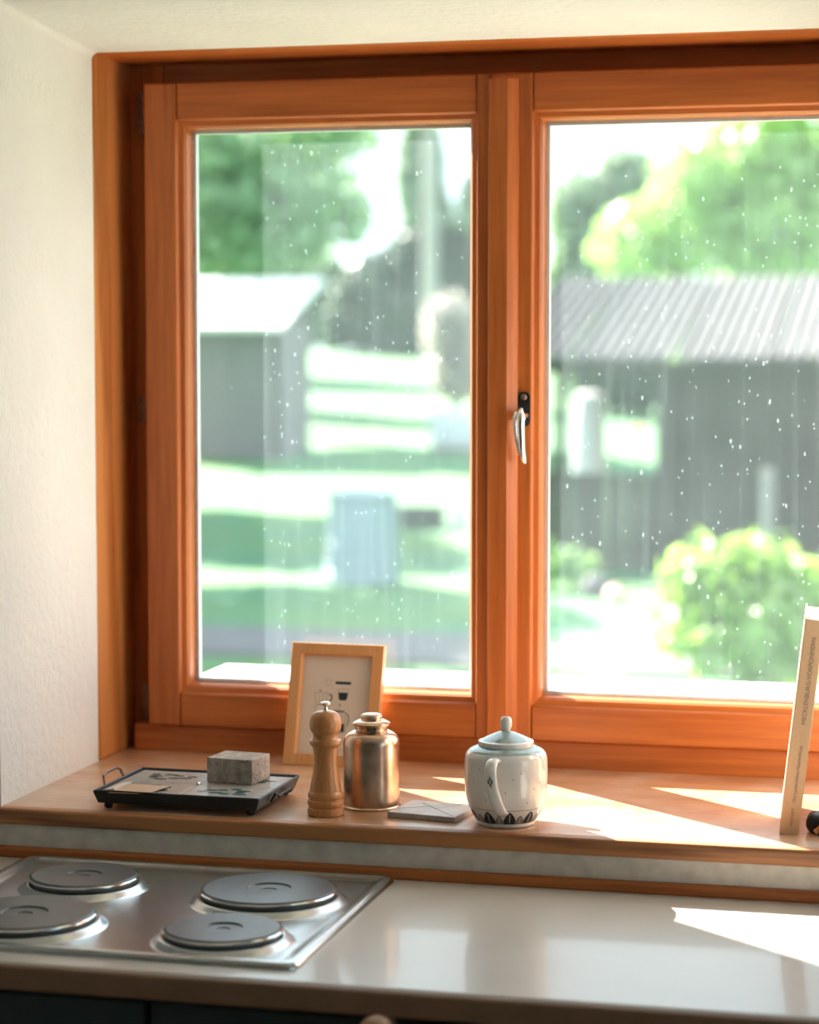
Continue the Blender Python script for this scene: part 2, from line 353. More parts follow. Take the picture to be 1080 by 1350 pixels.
# ---------------------------------------------------------------- window
YS, YR, YX, YB = 3.705, 3.722, 3.7755, 3.775           # sash face, bottom rail face, fixed frame face, sash back
win = thing('window_1', 'orange pine double casement window with dusty panes', None, (-0.765, 3.72, ZS), kind='structure')
obj('jamb_lining', B(XL - 0.026, XL + 0.001, YJ - 0.002, YX + 0.01, ZS, ZH + 0.026, bev=0.003), 'lining', win)
obj('jamb_lining', B(XR - 0.001, XR + 0.026, YJ - 0.002, YX + 0.01, ZS, ZH + 0.026, bev=0.003), 'lining', win)
obj('head_lining', B(XL, XR, YJ - 0.002, YX + 0.01, ZH - 0.001, ZH + 0.026, bev=0.003), 'pine_x', win)
bm = bmesh.new()
box(bm, XL - 0.02, -1.385, YX, 3.845, ZS, ZH + 0.02, bev=0.002); box(bm, -0.145, XR + 0.02, YX, 3.845, ZS, ZH + 0.02, bev=0.002)
obj('fixed_frame', bm, 'pine_z', win)
obj('head_rail', B(-1.384, -0.146, YX, 3.845, 2.118, ZH + 0.02, bev=0.002), 'pine_x', win)
obj('bottom_rail', B(-1.43, -0.10, YR, 3.845, ZS - 0.005, 1.022, bev=0.004), 'pine_x', win)
obj('outer_ledge', B(-1.371, -0.156, 3.80, 4.05, 1.022, 1.085, bev=0.004), 'white_metal', win)
# the sill board, with its wavy-grained front edge as a piece of its own
sill = obj('window_sill', B(XL - 0.02, XR + 0.02, YF + 0.004, 3.80, 0.947, ZS, bev=0.004), 'sill', win)
obj('front_edge', B(XL - 0.012, XR + 0.012, YF - 0.012, YF + 0.008, 0.950, ZS - 0.0005, bev=0.005, seg=3), 'sill_edge', sill)
def two_way(bm):                                      # grain follows each mitred member
    for i, f in enumerate(bm.faces): f.material_index = (i % 4) % 2
    return bm
def ring_frame(bm, x0, x1, z0, z1, prof):
    """mitred frame: prof = [(inset, y), ...]"""
    loops(bm, [[(x0 + i, y, z0 + i), (x1 - i, y, z0 + i), (x1 - i, y, z1 - i), (x0 + i, y, z1 - i)] for i, y in prof])
    return bm
def sash(xl, xr, sl, sr, hinge_left):
    zb, zt, ri, ti = 1.0235, 2.129, 1.081, 2.066
    bm = bmesh.new()
    box(bm, xl, sl, YS, YB, zb, zt, bev=0.003); box(bm, sr, xr, YS, YB, zb, zt, bev=0.003)
    bm2 = bmesh.new()
    s = obj('sash', bm, 'pine_z', win)
    obj('rail', B(sl + 0.0008, sr - 0.0008, YS + 0.001, YB, zb, ri, bev=0.003), 'pine_x', s)
    obj('rail', B(sl + 0.0008, sr - 0.0008, YS + 0.001, YB, ti, zt, bev=0.003), 'pine_x', s)
    bm = ring_frame(bmesh.new(), sl - 0.002, sr + 0.002, ri - 0.002, ti + 0.002,
                    [(0, 3.77), (0, 3.712), (0.002, 3.711), (0.004, 3.714), (0.012, 3.7165), (0.0155, 3.722), (0.0165, 3.746), (0.0165, 3.77), (0, 3.77)])
    obj('glazing_bead', two_way(bm), ['pine_x', 'pine_z'], s)
    g = 0.0145
    obj('glass_pane', B(sl + g, sr - g, 3.745, 3.749, ri + g, ti - g), 'glass_hazy' if hinge_left else 'glass', s)
    obj('pane_seal', ring_frame(bmesh.new(), sl + g - 0.002, sr - g + 0.002, ri + g - 0.002, ti - g + 0.002,
        [(0, 3.764), (0, 3.7505), (0.008, 3.7505), (0.008, 3.764), (0, 3.764)]), 'seal', s)
    return s
sA = sash(-1.396, -0.790, -1.338, -0.812, True)
sB = sash(-0.7885, -0.127, -0.718, -0.187, False)
# overlapping cover strip of the meeting stile: chamfered on its right edge
pts = [(-0.7895, 3.706), (-0.7895, 3.690), (-0.787, 3.688), (-0.757, 3.688), (-0.741, 3.7005), (-0.7405, 3.706)]
bm = prism(bmesh.new(), pts, 1.0235, 2.118)
obj('cover_strip', bm, 'pine_z', sB)
# handle
hp = bmesh.new()
prism(hp, [(x, z) for x, z in rrect(-0.0105, 0.0105, -0.045, 0.012, 0.009)], 0, 0.005)
hp.transform(Matrix(((1, 0, 0, -0.7305), (0, 0, -1, YS + 0.001), (0, 1, 0, 1.593), (0, 0, 0, 1))))
plate = obj('handle_plate', hp, 'iron', sB, smooth=True); tag(plate, 'dark iron handle plate')
bm = lathe(bmesh.new(), [(0.0052, 0), (0.0052, 0.002), (0.0035, 0.0035), (0, 0.0037)], 16)
bm.transform(Matrix.Translation((-0.7305, YS - 0.003, 1.597)) @ Matrix.Rotation(PI / 2, 4, 'X'))
obj('screw', bm, 'oldsteel', sB, smooth=True)
bm = bmesh.new()
tube(bm, [(-0.7305, YS - 0.002, 1.566), (-0.7305, YS - 0.016, 1.566), (-0.7305, YS - 0.026, 1.564)], [0.0095, 0.008, 0.0075], 14)
tube(bm, [(-0.7315, YS - 0.024, 1.578), (-0.7313, YS - 0.029, 1.570), (-0.7308, YS - 0.031, 1.555), (-0.7302, YS - 0.030, 1.535), (-0.7294, YS - 0.026, 1.512), (-0.727, YS - 0.021, 1.492), (-0.7255, YS - 0.019, 1.4875)],
     [0.003, 0.0062, 0.0068, 0.0062, 0.0055, 0.0042, 0.002], 14)
tube(bm, [(-0.742, YS - 0.016, 1.572), (-0.7425, YS - 0.022, 1.562), (-0.741, YS - 0.024, 1.54), (-0.738, YS - 0.024, 1.518), (-0.733, YS - 0.024, 1.502)], [0.002, 0.0036, 0.0032, 0.0028, 0.0018], 10)
tube(bm, [(-0.7305, YS - 0.018, 1.566), (-0.742, YS - 0.018, 1.566)], 0.0035, 10)
obj('handle', bm, 'chrome', sB, smooth=True)
# hinges on the shadowed left fixed frame
for z0, z1 in ((2.05, 2.125), (1.548, 1.592), (1.02, 1.085)):
    bm = B(-1.428, -1.3965, 3.756, 3.764, z0, z1, bev=0.002)
    lathe(bm, [(0.0055, z0 + 0.006), (0.0065, z0 + 0.008), (0.0065, z1 - 0.008), (0.0055, z1 - 0.006)], 14, (-1.409, 3.750, 0))
    obj('hinge', bm, 'oldsteel', win, smooth=True)

# ---------------------------------------------------------------- worktop, cabinets, hob
wt = thing('worktop', 'pale laminate worktop with brown front edge below the window', 'worktop', (-0.5, 2.9, 0.862))
obj('top', B(-2.2, 2.4, 2.628, YF, 0.866, 0.9, bev=0.004, seg=3), 'counter', wt)
obj('front_edging', B(-2.2, 2.4, 2.618, 2.632, 0.866, 0.898, bev=0.004), 'lip', wt)
units = [(-2.2, -1.6, 'dark kitchen base cabinet in the corner beyond the hob'), (-1.6, -1.0, 'dark kitchen base cabinet under the left hotplates'),
         (-1.0, -0.4, 'dark kitchen base cabinet with a round wooden drawer knob right of the hob'), (-0.4, 0.2, 'dark kitchen base cabinet under the bare sunlit worktop'), (0.2, 0.8, 'dark kitchen base cabinet at the far end of the worktop')]
for x0, x1, lab in units:
    c = thing('base_cabinet', lab, 'cabinet', ((x0 + x1) / 2, 2.93, 0), group='base cabinets')
    obj('body', B(x0 + 0.001, x1 - 0.001, 2.665, 3.19, 0.0, 0.866, bev=0.002), 'cabinet', c)
    def knob(z, par):
        k = lathe(bmesh.new(), [(0.009, 0), (0.0085, 0.034), (0.013, 0.042), (0.0215, 0.049), (0.0235, 0.060), (0.019, 0.072), (0.009, 0.0775), (0, 0.0785)], 24)
        k.transform(Matrix.Translation(((x0 + x1) / 2 + 0.012, 2.646, z)) @ Matrix.Rotation(PI / 2, 4, 'X'))
        tag(obj('knob', k, 'knobwood', par, smooth=True), 'round wooden knob')
    d = obj('drawer_front', B(x0 + 0.004, x1 - 0.004, 2.645, 2.667, 0.70, 0.856, bev=0.003), 'cabinet', c); knob(0.855 if x0 == -1.0 else 0.80, d)
    d = obj('door', B(x0 + 0.004, x1 - 0.004, 2.645, 2.667, 0.1, 0.694, bev=0.003), 'cabinet', c); knob(0.62, d)

hob = thing('electric_hob', 'built-in steel electric hob with four round hotplates', 'hob', (-1.105, 2.93, 0.9))
hx0, hx1, hy0, hy1 = -1.395, -0.815, 2.675, 3.182
bm = bmesh.new()
rings = []
for inset, z, r in ((0, 0.9002, 0.02), (0.001, 0.9045, 0.02), (0.004, 0.9075, 0.02), (0.011, 0.9085, 0.018), (0.017, 0.9070, 0.016), (0.021, 0.9035, 0.015), (0.032, 0.9025, 0.015)):
    rings.append([(x, y, z) for x, y in rrect(hx0 + inset, hx1 - inset, hy0 + inset, hy1 - inset, max(r - inset * 0.3, 0.006))])
loops(bm, rings, close_first=True, close_last=True)
obj('pan', bm, 'steel', hob, smooth=True, angle=60)
for px, py, r in ((-0.955, 3.005, 0.094), (-0.947, 2.782, 0.077), (-1.238, 3.020, 0.077), (-1.232, 2.795, 0.094)):
    bm = lathe(bmesh.new(), [(r + 0.019, 0.9022), (r + 0.013, 0.9045), (r + 0.009, 0.9095), (r + 0.004, 0.9115), (r + 0.001, 0.9110), (r - 0.006, 0.9105)], 64, (px, py, 0), cap=False)
    ring = obj('chrome_ring', bm, 'steel', hob, smooth=True, angle=80)
    bm = lathe(bmesh.new(), [(r - 0.003, 0.904), (r - 0.002, 0.912), (r + 0.0015, 0.9135), (r + 0.0015, 0.9185), (r - 0.001, 0.9205)], 64, (px, py, 0), cap=False)
    hpz = obj('hotplate_side', bm, 'plate_side', hob, smooth=True)
    bm = lathe(bmesh.new(), [(r - 0.001, 0.9205), (r - 0.003, 0.9218), (r * 0.34, 0.9218), (r * 0.32, 0.9195), (r * 0.12, 0.9190), (r * 0.11, 0.9178), (0, 0.9176)], 64, (px, py, 0), cap=False)
    obj('hotplate', bm, 'plate', hob, smooth=True, angle=25)
    bm = lathe(bmesh.new(), [(r + 0.0018, 0.9165), (r + 0.0028, 0.9172), (r + 0.0028, 0.9186), (r + 0.0012, 0.9198)], 64, (px, py, 0), cap=False)
    obj('rim', bm, 'chrome', hob, smooth=True)

# ---------------------------------------------------------------- things on the sill
# tray of tiles
tr = thing('tile_tray', 'dark metal tray inlaid with four decorated tiles and wire handles', 'tray', (-1.168, 3.315, ZS), (0, 0, math.radians(-0.8)))
tw, td = 0.1335, 0.1005
def L(parent, name, bm, m, **k): return obj(name, bm, m, parent, local=True, **k)
bm = bmesh.new(); ri = lambda i: [(-tw + i, -td + i), (tw - i, -td + i), (tw - i, td - i), (-tw + i, td - i)]
loops(bm, [[(x, y, z) for x, y in ri(i)] for i, z in ((0.006, 0.009), (0.0, 0.027), (0.0015, 0.029), (0.0035, 0.028), (0.0055, 0.0215))], close_first=True, close_last=True)
rim = L(tr, 'rim', bm, 'tray')
for sx in (-1, 1):
    for sy in (-1, 1):
        L(tr, 'foot', lathe(bmesh.new(), [(0.005, 0), (0.007, 0.003), (0.006, 0.0115)], 12, (sx * 0.115, sy * 0.083, 0)), 'iron', smooth=True)
k = 0
for ix in (0, 1):
    for iy in (0, 1):
        x0 = -0.1265 if ix == 0 else 0.0008; y0 = -0.0935 if iy == 0 else 0.0008
        t = L(tr, 'tile', B(x0, x0 + 0.1257, y0, y0 + 0.0927, 0.0205, 0.0258, bev=0.001), 'tile')
        bm = bmesh.new(); cx, cy = x0 + 0.062, y0 + 0.046
        for q in range(9):
            a = q / 9 * 2 * PI + k; rr = 0.018 + 0.006 * (q % 3); ex, ey = cx + 1.25 * rr * math.cos(a), cy + 0.7 * rr * math.sin(a)
            n = 10; bmv = [(ex + (0.009 + 0.003 * (q % 2)) * math.cos(2 * PI * j / n), ey + 0.006 * math.sin(2 * PI * j / n) , 0.02605) for j in range(n)]
            poly(bm, [(x, y, z + q * 0.00002) for x, y, z in bmv])
        L(tr, 'motif', bm, 'tile_teal').parent = tr
        k += 1
L(tr, 'stud', lathe(bmesh.new(), [(0.006, 0.0255), (0.005, 0.0285), (0, 0.0295)], 14), 'chrome', smooth=True)
for sx in (-1, 1):
    bm = bmesh.new()
    pp = [(sx * (tw - 0.002), -0.038, 0.012), (sx * (tw + 0.006), -0.038, 0.026), (sx * (tw + 0.010), -0.033, 0.038 if sx < 0 else 0.02), (sx * (tw + 0.011), -0.022, 0.041 if sx < 0 else 0.022),
          (sx * (tw + 0.011), 0.022, 0.041 if sx < 0 else 0.022), (sx * (tw + 0.010), 0.033, 0.038 if sx < 0 else 0.02), (sx * (tw + 0.006), 0.038, 0.026 if sx < 0 else 0.016), (sx * (tw - 0.002), 0.038, 0.012)]
    tube(bm, pp, 0.0022, 8)
    L(tr, 'wire_handle', bm, 'oldsteel' if sx < 0 else 'iron', smooth=True)
# stone block on the tray
bm = B(-0.039, 0.039, -0.034, 0.034, 0, 0.039, bev=0.0015)
sb = obj('stone_block', bm, 'stone'); sb.location = (-1.117, 3.362, ZS + 0.0263); sb.rotation_euler = (0, 0, math.radians(-7))
tag(sb, 'small rough grey stone block standing on the tile tray', 'stone')
# folded card
cd = thing('folded_card', 'small creased tan card lying on the front corner of the tray', 'card', (-1.24, 3.245, ZS + 0.0262), (0, 0, math.radians(3)))
bm = loops(bmesh.new(), [[(-0.042, -0.038, 0.006), (0.03, -0.036, 0.004), (0.042, 0.034, 0.0012), (-0.038, 0.036, 0.002)], [(-0.042, -0.038, 0.0065), (0.03, -0.036, 0.0045), (0.042, 0.034, 0.0017), (-0.038, 0.036, 0.0025)]], True, True)
L(cd, 'sheet', bm, 'card')
bm = loops(bmesh.new(), [[(-0.042, -0.038, 0.0068), (-0.026, -0.037, 0.006), (-0.022, 0.035, 0.004), (-0.038, 0.036, 0.003)], [(-0.042, -0.038, 0.0074), (-0.026, -0.037, 0.009), (-0.022, 0.035, 0.006), (-0.038, 0.036, 0.0036)]], True, True)
L(cd, 'folded_flap', bm, 'paper')
L(cd, 'underlay', B(-0.038, 0.03, -0.03, 0.03, 0, 0.002), 'card')

# pepper mill
pm = thing('pepper_mill', 'turned beech wood pepper mill with a steel top knob', 'pepper mill', (-0.946, 3.262, ZS))
L(pm, 'body', lathe(bmesh.new(), [(0.0255, 0), (0.0272, 0.0012), (0.0278, 0.006), (0.0272, 0.0105), (0.0252, 0.0122), (0.0255, 0.0135), (0.0272, 0.0155), (0.0276, 0.019), (0.0270, 0.0225), (0.0250, 0.0243), (0.0253, 0.0255), (0.0268, 0.0275), (0.0270, 0.031), (0.0258, 0.0345), (0.0240, 0.037)]
  + smooth_prof([(0.0240, 0.037), (0.0228, 0.046), (0.0200, 0.060), (0.0180, 0.075), (0.0176, 0.085), (0.0186, 0.096), (0.0198, 0.103)], 4)
  + [(0.0215, 0.105), (0.0240, 0.1075), (0.0246, 0.1105), (0.0238, 0.1135), (0.0205, 0.115), (0.0190, 0.117), (0.0186, 0.1205), (0.0196, 0.1235), (0.0200, 0.1245)], 56), 'mill', smooth=True, angle=35)
L(pm, 'head', lathe(bmesh.new(), [(0.0198, 0.1243), (0.0206, 0.1252)] + smooth_prof([(0.0206, 0.1255), (0.0228, 0.1285), (0.0240, 0.135), (0.0236, 0.143), (0.0208, 0.151), (0.0145, 0.1565), (0.0065, 0.1585)], 4) + [(0, 0.1588)], 56), 'mill', smooth=True)
L(pm, 'top_knob', lathe(bmesh.new(), [(0.0045, 0.158), (0.0034, 0.160), (0.0032, 0.164), (0.0048, 0.1655), (0.0076, 0.1675), (0.0080, 0.1695), (0.0060, 0.1715), (0, 0.1722)], 28), 'chrome', smooth=True)

# metal canister
cn = thing('metal_canister', 'round-shouldered tarnished copper-tin canister with a knobbed lid', 'canister', (-0.895, 3.338, ZS))
L(cn, 'body', lathe(bmesh.new(), [(0.0435, 0), (0.0452, 0.0006), (0.0455, 0.0025), (0.0440, 0.0035), (0.0432, 0.0045), (0.0432, 0.095)] + smooth_prof([(0.0432, 0.095), (0.0428, 0.101), (0.0408, 0.1075), (0.0360, 0.1135), (0.0290, 0.1175), (0.0262, 0.1187)], 4) + [(0.0245, 0.119), (0.0243, 0.1235), (0.02, 0.124)], 64), 'tin', smooth=True, angle=35)
lid = L(cn, 'lid', lathe(bmesh.new(), [(0.0248, 0.1215), (0.0255, 0.1238), (0.0268, 0.1255), (0.0292, 0.1275), (0.0294, 0.1295), (0.0275, 0.1312), (0.0225, 0.1335), (0.0195, 0.1348), (0.017, 0.1352)], 56), 'tin', smooth=True, angle=45)
obj('knob', lathe(bmesh.new(), [(0.0165, 0.1350), (0.0160, 0.1362), (0.0172, 0.1382), (0.0172, 0.1402), (0.0150, 0.1428), (0.0095, 0.1447), (0, 0.1452)], 40, (-0.895, 3.338, ZS)), 'tin', lid, smooth=True, angle=45)

# coaster tile beside the teapot
ct = obj('decorated_tile', B(-0.055, 0.055, -0.05, 0.05, 0, 0.0085, bev=0.0015), 'coaster'); ct.location = (-0.789, 3.305, ZS); ct.rotation_euler = (0, 0, math.radians(-9))
tag(ct, 'loose flat grey ceramic tile lying between canister and teapot', 'tile')
bm = bmesh.new()
for a, b in (((-0.03, 0.03), (0.05, -0.045)), ((-0.05, -0.02), (0.03, 0.045)), ((0.0, 0.0), (0.03, 0.035))):
    d = Vector((b[0] - a[0], b[1] - a[1])).normalized(); n = Vector((-d.y, d.x)) * 0.0009
    poly(bm, [(a[0] - n.x, a[1] - n.y, 0.0087), (b[0] - n.x, b[1] - n.y, 0.0087), (b[0] + n.x, b[1] + n.y, 0.0087), (a[0] + n.x, a[1] + n.y, 0.0087)])
L(ct, 'line_pattern', bm, 'tile_teal')

# teapot
tp = thing('teapot', 'white porcelain teapot with dark leaf band and teal lid', 'teapot', (-0.670, 3.268, ZS))
BODY = [(0.040, 0.0), (0.0432, 0.001), (0.0440, 0.004), (0.0436, 0.0055)] + smooth_prof([(0.0436, 0.0055), (0.0478, 0.012), (0.0548, 0.026), (0.0594, 0.042), (0.0613, 0.060), (0.0618, 0.080), (0.0612, 0.097), (0.0594, 0.1045), (0.0556, 0.1092)], 5)
L(tp, 'body', lathe(bmesh.new(), BODY, 72), 'porcelain', smooth=True)
sh = L(tp, 'shoulder', lathe(bmesh.new(), smooth_prof([(0.0556, 0.1090), (0.0525, 0.1115), (0.0470, 0.1142), (0.0425, 0.1160)], 4) + [(0.036, 0.1165)], 72, cap=False), 'teal_glaze', smooth=True); tag(sh, 'teal glazed shoulder')
L(tp, 'lid_rim', lathe(bmesh.new(), [(0.0395, 0.1150), (0.0412, 0.1165), (0.0416, 0.1205), (0.0408, 0.1232), (0.0385, 0.1245), (0.036, 0.1248)], 64), 'porcelain', smooth=True)
lid = L(tp, 'lid', lathe(bmesh.new(), [(0.0385, 0.1242)] + smooth_prof([(0.0375, 0.1246), (0.0290, 0.1290), (0.0190, 0.1335), (0.0120, 0.1362), (0.0080, 0.1375)], 4) + [(0, 0.1378)], 64), 'teal_glaze', smooth=True); tag(lid, 'teal glazed lid')
bm = bmesh.new()
for k in range(3):                                    # white rays of the lid glaze
    for j in range(2):
        pass
obj('lid_knob', lathe(bmesh.new(), smooth_prof([(0.0062, 0.1362), (0.0068, 0.1395), (0.0086, 0.1445), (0.0090, 0.1500), (0.0078, 0.1555), (0.0042, 0.1588), (0, 0.1595)], 4), 32, (-0.670, 3.268, ZS)), 'porcelain', lid, smooth=True)
bm = bmesh.new()
hpts = [(-0.004, -0.055, 0.1015), (-0.005, -0.066, 0.1035), (-0.006, -0.077, 0.0995), (-0.006, -0.084, 0.089), (-0.004, -0.0855, 0.074), (-0.001, -0.083, 0.058), (0.0025, -0.076, 0.042), (0.0055, -0.066, 0.030), (0.0065, -0.054, 0.0245)]
hp2 = []
for i in range(len(hpts) - 1):
    for q in range(4):
        t = q / 4; p0, p1, p2, p3 = (Vector(hpts[max(0, min(len(hpts) - 1, i + d))]) for d in (-1, 0, 1, 2))
        hp2.append(0.5 * (2 * p1 + (p2 - p0) * t + (2 * p0 - 5 * p1 + 4 * p2 - p3) * t * t + (3 * p1 - p0 - 3 * p2 + p3) * t ** 3))
hp2.append(Vector(hpts[-1]))
tube(bm, hp2, 0.0078, 16, flat=(1.15, 0.62))
L(tp, 'handle', bm, 'porcelain', smooth=True)
bm = bmesh.new()
tube(bm, [(0.002, 0.048, 0.045), (0.002, 0.066, 0.06), (0.002, 0.082, 0.082), (0.002, 0.092, 0.1), (0.002, 0.100, 0.110)], [0.018, 0.0155, 0.012, 0.0095, 0.009], 20)
L(tp, 'spout', bm, 'porcelain', smooth=True)
def rad_at(z):
    for (r0, z0), (r1, z1) in zip(BODY, BODY[1:]):
        if z0 <= z <= z1 and z1 > z0: return r0 + (r1 - r0) * (z - z0) / (z1 - z0)
    return 0.06
def wrap(pts, off=0.0004):                            # (arc length, z) outline laid on the pot
    out = []
    for s, z in pts:
        r = rad_at(z) + off; a = -PI / 2 + s / 0.055; out.append((r * math.cos(a), r * math.sin(a), z))
    return out
def leaf(w, h, s0, z0, off=0.0004, n=7):
    bm_l = []
    for i in range(n + 1):
        t = i / n; hw = w / 2 * (1 - t ** 1.7) ** 0.8
        bm_l.append((s0 - hw, s0 + hw, z0 + h * t))
    return bm_l
nl = 10; per = 2 * PI * 0.055 / nl
bmD, bmG, bmV = bmesh.new(), bmesh.new(), bmesh.new()
for k in range(nl):
    s0 = (k + 0.5) * per
    for bm_, w, h, s in ((bmD, 0.0225, 0.0195, s0), (bmG, 0.016, 0.0140, s0 + per / 2)):
        rows = leaf(w, h, s, 0.0066)
        R = [[bm_.verts.new(p) for p in wrap([(a, z), ((a + b) / 2, z), (b, z)])] for a, b, z in rows]
        for u, v in zip(R, R[1:]):
            for q in (0, 1): bm_.faces.new((u[q], u[q + 1], v[q + 1], v[q]))
        rows = [(s - 0.0006, s + 0.0006, 0.0066 + h * t) for t in (0.12, 0.5, 0.82)]
        R = [[bmV.verts.new(p) for p in wrap([(a, z), (b, z)], 0.0007)] for a, b, z in rows]
        for u, v in zip(R, R[1:]): bmV.faces.new((u[0], u[1], v[1], v[0]))
L(tp, 'leaf_band', bmD, 'ink'); L(tp, 'small_leaf_band', bmG, 'ink_grey'); L(tp, 'leaf_veins', bmV, 'porcelain')
L(tp, 'line_band', lathe(bmesh.new(), [(rad_at(0.0278) + 0.0003, 0.0278), (rad_at(0.0287) + 0.0003, 0.0287)], 72, cap=False), 'ink_grey')
bm = bmesh.new()
for i in range(34):
    s, z = (i * 0.0103) % (2 * PI * 0.055), 0.036 + 0.016 * (i % 4) + 0.004 * (i % 3); n = 8
    poly(bm, wrap([(s + 0.0011 * math.cos(2 * PI * j / n), z + 0.0013 * math.sin(2 * PI * j / n)) for j in range(n)]))
tag(L(tp, 'glaze_specks', bm, 'speck'), kind='stuff')
bm = bmesh.new()
for j in range(8):                                    # star on the handle
    a = 2 * PI * j / 8; l = 0.0088 if j % 4 == 2 else 0.0052
    c, sn = math.cos(a), math.sin(a)
    pts = [(0.001 * c, 0.001 * sn), (l * 0.55 * c - 0.0012 * sn, l * 0.55 * sn + 0.0012 * c), (l * c, l * sn), (l * 0.55 * c + 0.0012 * sn, l * 0.55 * sn - 0.0012 * c)]
    out = []
    for x, z in pts:
        q = min(hp2[8:], key=lambda p: abs(p.z - (0.0775 + z))); u = min(0.95, abs(x) / 0.009)
        out.append((q.x + x, q.y - 0.0062 + 0.0012 * u * u, 0.0775 + z))
    poly(bm, out)
L(tp, 'star_motif', bm, 'ink')

# picture frame leaning on the window
fr = thing('picture_frame', 'light wooden picture frame with coffee-maker print leaning on the window', 'picture frame', (-1.052, 3.645, ZS), (math.radians(-15), math.radians(0.6), math.radians(0.5)))
fw, fh = 0.081, 0.209
loopz = lambda i, y: [(-fw + i, y, i), (fw - i, y, i), (fw - i, y, fh - i), (-fw + i, y, fh - i)]
bm = loops(bmesh.new(), [loopz(i, y) for i, y in ((0.0, 0.018), (0.0, 0.001), (0.001, 0.0), (0.0185, 0.0), (0.0195, 0.001), (0.0215, 0.010), (0.0215, 0.018), (0.0, 0.018))])
L(fr, 'moulding', bm, 'frame')
pic = L(fr, 'print', B(-fw + 0.02, fw - 0.02, 0.010, 0.013, 0.02, fh - 0.02), 'paper')
L(fr, 'backing', B(-fw + 0.004, fw - 0.004, 0.0131, 0.017, 0.004, fh - 0.004), 'card')
def stroke(bm, pts, w, closed=False):
    n = len(pts)
    for i in range(n if closed else n - 1):
        a, b = Vector(pts[i]), Vector(pts[(i + 1) % n]); d = (b - a).normalized(); q = Vector((-d.y, d.x)) * w / 2
        a2, b2 = a - d * w * 0.4, b + d * w * 0.4
        poly(bm, [(p.x * 1.2 + 0.004, 0.0097 - 0.00001 * i, 0.143 + (p.y - 0.1425) * 1.2) for p in (a2 - q, b2 - q, b2 + q, a2 + q)])
def fill(bm, pts): poly(bm, [(x * 1.2 + 0.004, 0.0096, 0.143 + (z - 0.1425) * 1.2) for x, z in pts])
bk, ln = bmesh.new(), bmesh.new()
fill(bk, [(-0.004, 0.1405), (0.0175, 0.1405), (0.0185, 0.1425), (0.0175, 0.1445), (-0.004, 0.1445), (-0.005, 0.1425)])
fill(bk, [(0.003, 0.1180), (0.012, 0.1180), (0.0135, 0.1205), (0.0150, 0.1290), (0.0005, 0.1290), (0.0018, 0.1205)])
stroke(ln, [(0.0005, 0.129), (-0.0005, 0.134), (0.016, 0.134), (0.015, 0.129)], 0.0006)
stroke(ln, [(-0.034, 0.1275), (-0.0145, 0.1275), (-0.0175, 0.1105), (-0.031, 0.1105)], 0.0007, True)
stroke(ln, [(-0.0275, 0.1275), (-0.0265, 0.1105)], 0.0005); stroke(ln, [(-0.021, 0.1275), (-0.022, 0.1105)], 0.0005)
stroke(ln, [(-0.031, 0.1105), (-0.0325, 0.096), (-0.016, 0.096), (-0.0175, 0.1105)], 0.0007)
fill(bk, [(-0.0260 + 0.0013 * math.cos(2 * PI * j / 10), 0.1305 + 0.0013 * math.sin(2 * PI * j / 10)) for j in range(10)])
stroke(bk, [(-0.0120, 0.1260), (-0.0085, 0.1235), (-0.0090, 0.1190), (-0.0125, 0.1130)], 0.0018)
stroke(ln, [(-0.020, 0.1460), (-0.010, 0.1460), (-0.013, 0.138), (-0.017, 0.138)], 0.0006, True)
fill(bk, [(-0.006, 0.1015), (0.0115, 0.1015), (0.0115, 0.1033), (-0.006, 0.1033)])
stroke(ln, [(-0.007, 0.1005), (-0.008, 0.072), (0.014, 0.072), (0.013, 0.1005)], 0.0007, True)
fill(bk, [(-0.0015, 0.0735), (0.0125, 0.0735), (0.0120, 0.0850), (-0.0010, 0.0850)])
fill(bk, [(-0.0068, 0.0735), (-0.0030, 0.0735), (-0.0028, 0.0850), (-0.0066, 0.0850)])
fill(bk, [(0.0038 + 0.0012 * math.cos(2 * PI * j / 10), 0.1115 + 0.0012 * math.sin(2 * PI * j / 10)) for j in range(10)])
stroke(ln, [(0.0038, 0.1035), (0.0038, 0.1105)], 0.0005)
stroke(bk, [(0.0135, 0.1000), (0.0175, 0.0970), (0.0185, 0.0900), (0.0165, 0.0830)], 0.0011)
fill(bk, [(-0.03, 0.050), (-0.012, 0.050), (-0.014, 0.064), (-0.028, 0.064)]); stroke(ln, [(0.0, 0.048), (0.016, 0.048), (0.014, 0.062), (0.002, 0.062)], 0.0007, True)
obj('black_shapes', bk, 'print_black', pic, local=True); obj('fine_lines', ln, 'print_line', pic, local=True)

# books at the right end of the sill
bkT = thing('book', 'tall tan hardback leaning at the right end of the sill', 'book', (-0.270, 3.284, ZS + 0.0004), (0, math.radians(6.2), math.radians(4)))
bt, bd, bh = 0.0275, 0.205, 0.316
L(bkT, 'spine', B(0, bt, 0, 0.004, 0, bh, bev=0.0015), 'book')
L(bkT, 'cover', B(0, 0.0025, 0.002, bd, 0, bh, bev=0.0008), 'book')
fc = L(bkT, 'cover', B(bt - 0.0025, bt, 0.002, bd, 0, bh, bev=0.0008), 'book')
L(bkT, 'page_block', B(0.0026, bt - 0.0026, 0.004, bd - 0.005, 0.004, bh - 0.004), 'pages')
obj('cover_photo', B(bt, bt + 0.0003, 0.012, bd - 0.003, 0.19, bh - 0.012), 'cover_print', fc, local=True)
obj('cover_photo', B(bt, bt + 0.0003, 0.012, bd - 0.003, 0.07, 0.185), 'cover_lilac', fc, local=True)
def spine_text(s, size, z, m, w=1.0):
    bm = text_bm(s, size)
    bm.transform(Matrix.Translation((0.0155, -0.0004, z)) @ Matrix(((0, -1, 0, 0), (0, 0, -1, 0), (w, 0, 0, 0), (0, 0, 0, 1))))
    obj('spine_lettering', bm, m, bkT, local=True)
